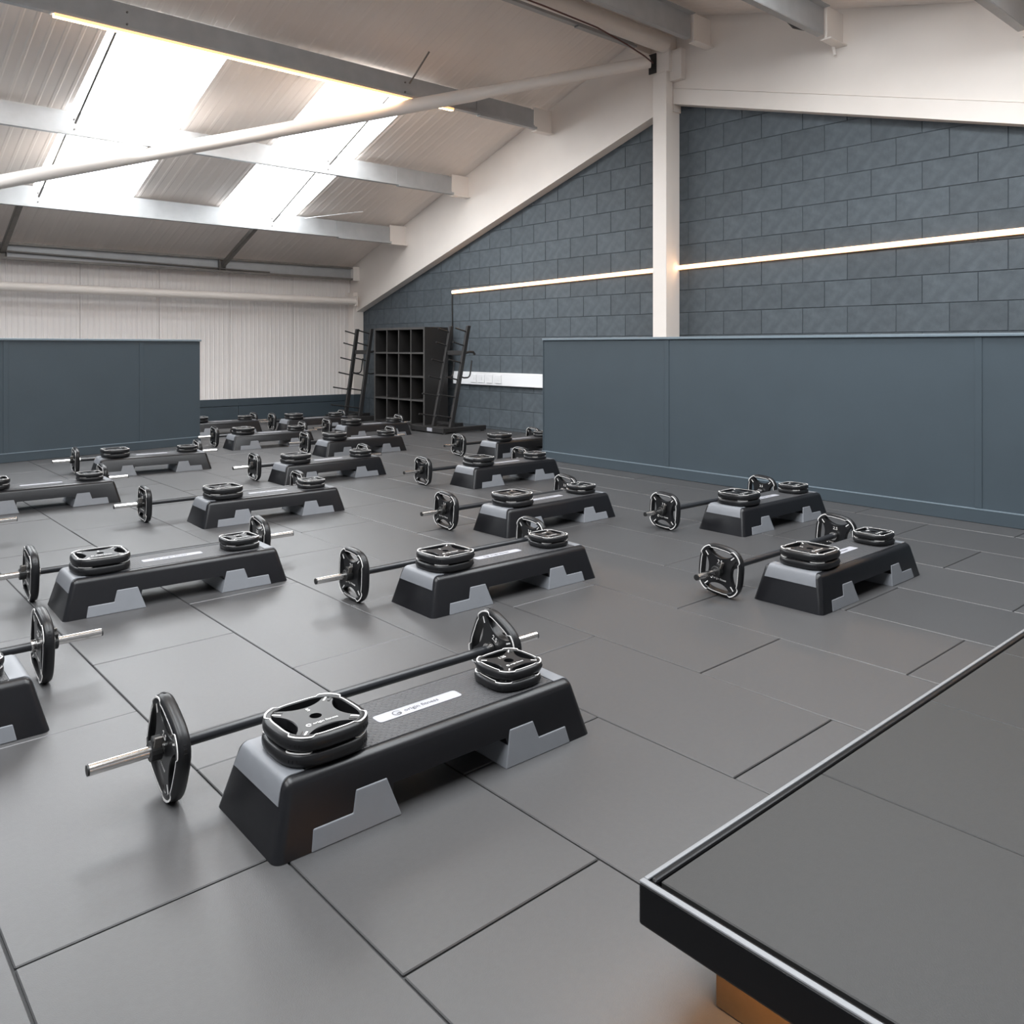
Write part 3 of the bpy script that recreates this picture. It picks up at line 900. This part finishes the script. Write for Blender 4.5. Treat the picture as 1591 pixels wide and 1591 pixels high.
# ------------------------------------------------------------------ aerobic step
SLN, SWD, SHT = 0.955, 0.326, 0.155
TAPX, TAPY = 0.042, 0.034
def tap(x, y, z, g=0.0):
    """base coordinate -> inset with height (tapered box); g pushes sides out"""
    return (x, y, z)
def step_body():
    H = SHT
    pr = [(0, 0), (TAPX, H), (SLN-TAPX, H), (SLN, 0), (SLN-0.285, 0), (SLN-0.305, 0.072), (0.305, 0.072), (0.285, 0)]
    mb = MB()
    k = len(pr)
    for side in (0, 1):
        for (x, z) in pr:
            yi = TAPY*z/H
            mb.v.append((x, yi if side == 0 else SWD-yi, z))
    mb.f.append(tuple(range(k-1, -1, -1)))
    mb.f.append(tuple(range(k, 2*k)))
    for i in range(k):
        j = (i+1) % k
        mb.f.append((i, j, k+j, k+i))
    me = bpy.data.meshes.new('step_body')
    me.from_pydata(mb.v, [], mb.f)
    bm = bmesh.new()
    bm.from_mesh(me)
    bmesh.ops.recalc_face_normals(bm, faces=bm.faces)
    top = [e for e in bm.edges if all(v.co.z > H-1e-4 for v in e.verts)]
    cor = [e for e in bm.edges if abs(e.verts[0].co.z-e.verts[1].co.z) > H-1e-4]
    bmesh.ops.bevel(bm, geom=top+cor, offset=0.021, segments=5, affect='EDGES', profile=0.5, clamp_overlap=True)
    bm.to_mesh(me)
    bm.free()
    me.materials.append(M['black_plastic'])
    for p in me.polygons:
        p.use_smooth = True
    me.set_sharp_from_angle(angle=math.radians(32))
    return me
BODY = step_body()
def riser_mesh(mirror):
    pr = [(0.085, 0), (0.094, 0.044), (0.193, 0.044), (0.206, 0.088), (0.288, 0.088), (0.317, 0)]
    mb = MB()
    k = len(pr)
    if mirror:
        pr = [(SLN-x, z) for x, z in pr]
    for side in (0, 1):
        for (x, z) in pr:
            yi = TAPY*z/SHT - 0.0025
            mb.v.append((x, yi if side == 0 else SWD-yi, z))
    mb.f.append(tuple(range(k)))
    mb.f.append(tuple(range(k, 2*k)))
    for i in range(k):
        j = (i+1) % k
        mb.f.append((i, j, k+j, k+i))
    return mb.mesh('riser_block', 'grey_plastic', bevel=0.0025, seg=2)
RISER = [riser_mesh(False), riser_mesh(True)]
def band_mesh(mirror):
    # strip wrapped over the end: up the end face, round the edge, on to the top
    g = 0.0016
    sl = TAPX/SHT
    pts = []
    for z in (0.103, 0.115, 0.128):
        pts.append((sl*z-g, z))
    # arc around rounded edge
    r = 0.021
    cxx, czz = TAPX+r*0.86, SHT-r
    a0, a1 = math.pi-math.atan(sl), math.pi/2
    for i in range(6):
        q = a0+(a1-a0)*i/5
        pts.append((cxx+(r+g)*math.cos(q), czz+(r+g)*math.sin(q)))
    pts.append((TAPX+0.053, SHT+g))
    inner = [(x+0.0035, z-0.0012) for x, z in pts]
    inner[-1] = (pts[-1][0], SHT-0.001)
    poly = pts + inner[::-1]
    if mirror:
        poly = [(SLN-x, z) for x, z in poly]
    mb = MB()
    k = len(poly)
    for y in (0, 1):
        for (x, z) in poly:
            yi = TAPY*z/SHT + 0.020
            mb.v.append((x, yi if y == 0 else SWD-yi, z))
    n = len(pts)
    for i in range(n-1):                       # outer skin, inner skin, end strips as quads
        mb.f.append((i, i+1, k+i+1, k+i))
        a, b = k-1-i, k-2-i
        mb.f.append((a, b, k+b, k+a))
        mb.f.append((i, i+1, b, a))
        mb.f.append((k+i, k+i+1, k+b, k+a))
    mb.f.append((0, k-1, 2*k-1, k))
    mb.f.append((n-1, n, k+n, k+n-1))
    return mb.mesh('end_band', 'grey_plastic', smooth=40)
BAND = [band_mesh(False), band_mesh(True)]
TREAD = MB().box(TAPX+0.056, SLN-TAPX-0.056, TAPY+0.022, SWD-TAPY-0.022, SHT-0.001, SHT+0.0018).mesh('tread_mat', 'tread', bevel=0.0008, seg=1)
def badge_mesh():
    mb = MB()
    x0, x1, y0, y1, r = 0.345, 0.605, 0.142, 0.184, 0.010
    pts = []
    for (cx, cy, a) in ((x1-r, y1-r, 0), (x0+r, y1-r, 90), (x0+r, y0+r, 180), (x1-r, y0+r, 270)):
        for i in range(5):
            q = math.radians(a+22.5*i)
            pts.append((cx+r*math.cos(q), cy+r*math.sin(q)))
    mb.prism(pts, SHT+0.0015, SHT+0.0030, 'z')
    return mb.mesh('badge', 'label')
BADGE = badge_mesh()
def swirl_mesh():
    mb = MB()
    n = 26
    for i in range(n):
        q0, q1 = math.radians(20+320*i/n), math.radians(20+320*(i+1)/n)
        b = len(mb.v)
        w0, w1 = 0.0018+0.0022*i/n, 0.0018+0.0022*(i+1)/n
        for (q, r) in ((q0, 0.013), (q1, 0.013), (q1, 0.013-w1), (q0, 0.013-w0)):
            mb.v.append((r*math.cos(q), r*math.sin(q), 0))
        mb.f.append((b, b+1, b+2, b+3))
    b = len(mb.v)
    mb.v += [(-0.002, -0.005, 0), (0.011, -0.004, 0), (0.011, 0.001, 0), (-0.002, -0.001, 0)]
    mb.f.append((b, b+1, b+2, b+3))
    return mb.mesh('maker_mark', 'ink')
SWIRL = swirl_mesh()
STEPTEXT = text_mesh('step_maker_name', 'origin fitness', 0.021, 'ink')

def step(x, y, deg, label, detail):
    S = empty('aerobic_step', label, 'step', (x, y, 0), math.radians(deg), 'aerobic steps set out in rows')
    put('body', BODY, S)
    for i in (0, 1):
        put('riser_block', RISER[i], S)
        put('end_band', BAND[i], S)
    put('tread_mat', TREAD, S)
    b = put('badge', BADGE, S)
    if detail:
        put('maker_mark', SWIRL, b, (0.408, 0.163, SHT+0.0033))
        put('maker_name', STEPTEXT, b, (0.430, 0.164, SHT+0.0030))
    return S

# name, step x, y, degrees, bar centre (x, y), detail level
ST = [
 ('step nearest the camera', 0.790, 1.650, -1.0, (1.220, 2.060), 1, 0.42),
 ('step cut off at the lower left edge', -0.362, 2.690, -1.5, (0.127, 3.090), 1, 0.20),
 ('second-row step on the left', 0.862, 3.684, -2.2, (1.335, 4.050), 1, 0.16),
 ('second-row step in the centre', 1.992, 2.738, -1.2, (2.388, 3.145), 1, 0.06),
 ('second-row step on the right', 3.212, 1.714, 0.0, (3.638, 2.112), 1, 0.10),
 ('third-row step on the left', 1.940, 5.012, -2.6, (2.250, 5.468), 1, 0.05),
 ('third-row step in the centre', 3.158, 3.612, 0.4, (3.545, 4.040), 1, 0.10),
 ('third-row step beside the right partition', 4.202, 2.726, -1.2, (4.535, 3.133), 1, 0.06),
 ('fourth-row step cut off at the left edge', 0.900, 6.330, -2.0, (1.305, 6.690), 0, 0.10),
 ('fourth-row step left of centre', 3.030, 6.158, -1.0, (3.478, 6.575), 0, 0.08),
 ('fourth-row step near the right partition end', 4.055, 5.036, -1.0, (4.390, 5.420), 0, 0.06),
 ('step in front of the left partition', 2.020, 7.545, -5.0, (2.465, 7.880), 0, 0.12),
 ('fifth-row step in the centre', 4.120, 7.455, -1.5, (4.625, 7.900), 0, 0.08),
 ('step just past the left partition end', 3.650, 8.620, -3.5, (4.150, 9.080), 0, 0.10),
 ('step half hidden by the right partition', 5.340, 6.275, 0.0, (5.710, 6.665), 0, 0.08),
 ('rear step in front of the cubby unit', 5.080, 8.760, -2.0, (5.600, 9.200), 0, 0.10),
 ('rearmost step before the corner rack', 4.960, 10.020, -2.0, (5.470, 10.43), 0, 0.05),
 ('rear step half hidden by the left partition', 3.815, 10.330, -2.0, (4.30, 10.74), 0, 0.09),
]
for i, (ph, x, y, dg, (bx, by), det, roll) in enumerate(ST):
    step(x, y, dg, 'black aerobic step with grey risers: the ' + ph, det)
    ca, sa = math.cos(math.radians(dg)), math.sin(math.radians(dg))
    def L2W(lx, ly):
        return x+lx*ca-ly*sa, y+lx*sa+ly*ca
    rnd = random.Random(i*11+3)
    for (lx, D, nm, gp) in ((0.172, BIG, 'large', 'large plates stacked on the steps'), (0.775, SMALL, 'small', 'small plates stacked on the steps')):
        for lv in (0, 1):
            jx, jy = (rnd.uniform(-0.004, 0.004), rnd.uniform(-0.004, 0.004)) if lv == 0 else (0, 0)
            if i == 0 and nm == 'small' and lv == 0:
                jx, jy = -0.010, -0.006
            wx, wy = L2W(lx+jx, 0.150+jy)
            z = SHT+0.0020 + lv*(D['t']+0.0012)
            loose_plate(D, (wx, wy, z), math.radians(dg)+rnd.uniform(-0.05, 0.05), '%s %s black plate on the %s' % ('upper' if lv else 'lower', nm, ph), gp, det and lv)
    bx += 0.02
    by = max(by, L2W(bx-x, SWD+0.1125)[1])
    barbell(bx, by, math.radians(dg), roll, 'black barbell behind the ' + ph, det)
barbell(0.343, 5.49, math.radians(-1), 0.1, 'black barbell at the left edge, only its right chrome sleeve in view', 0)

print('tiles', ntile, 'blocks', nblk, 'objects', len(bpy.data.objects))
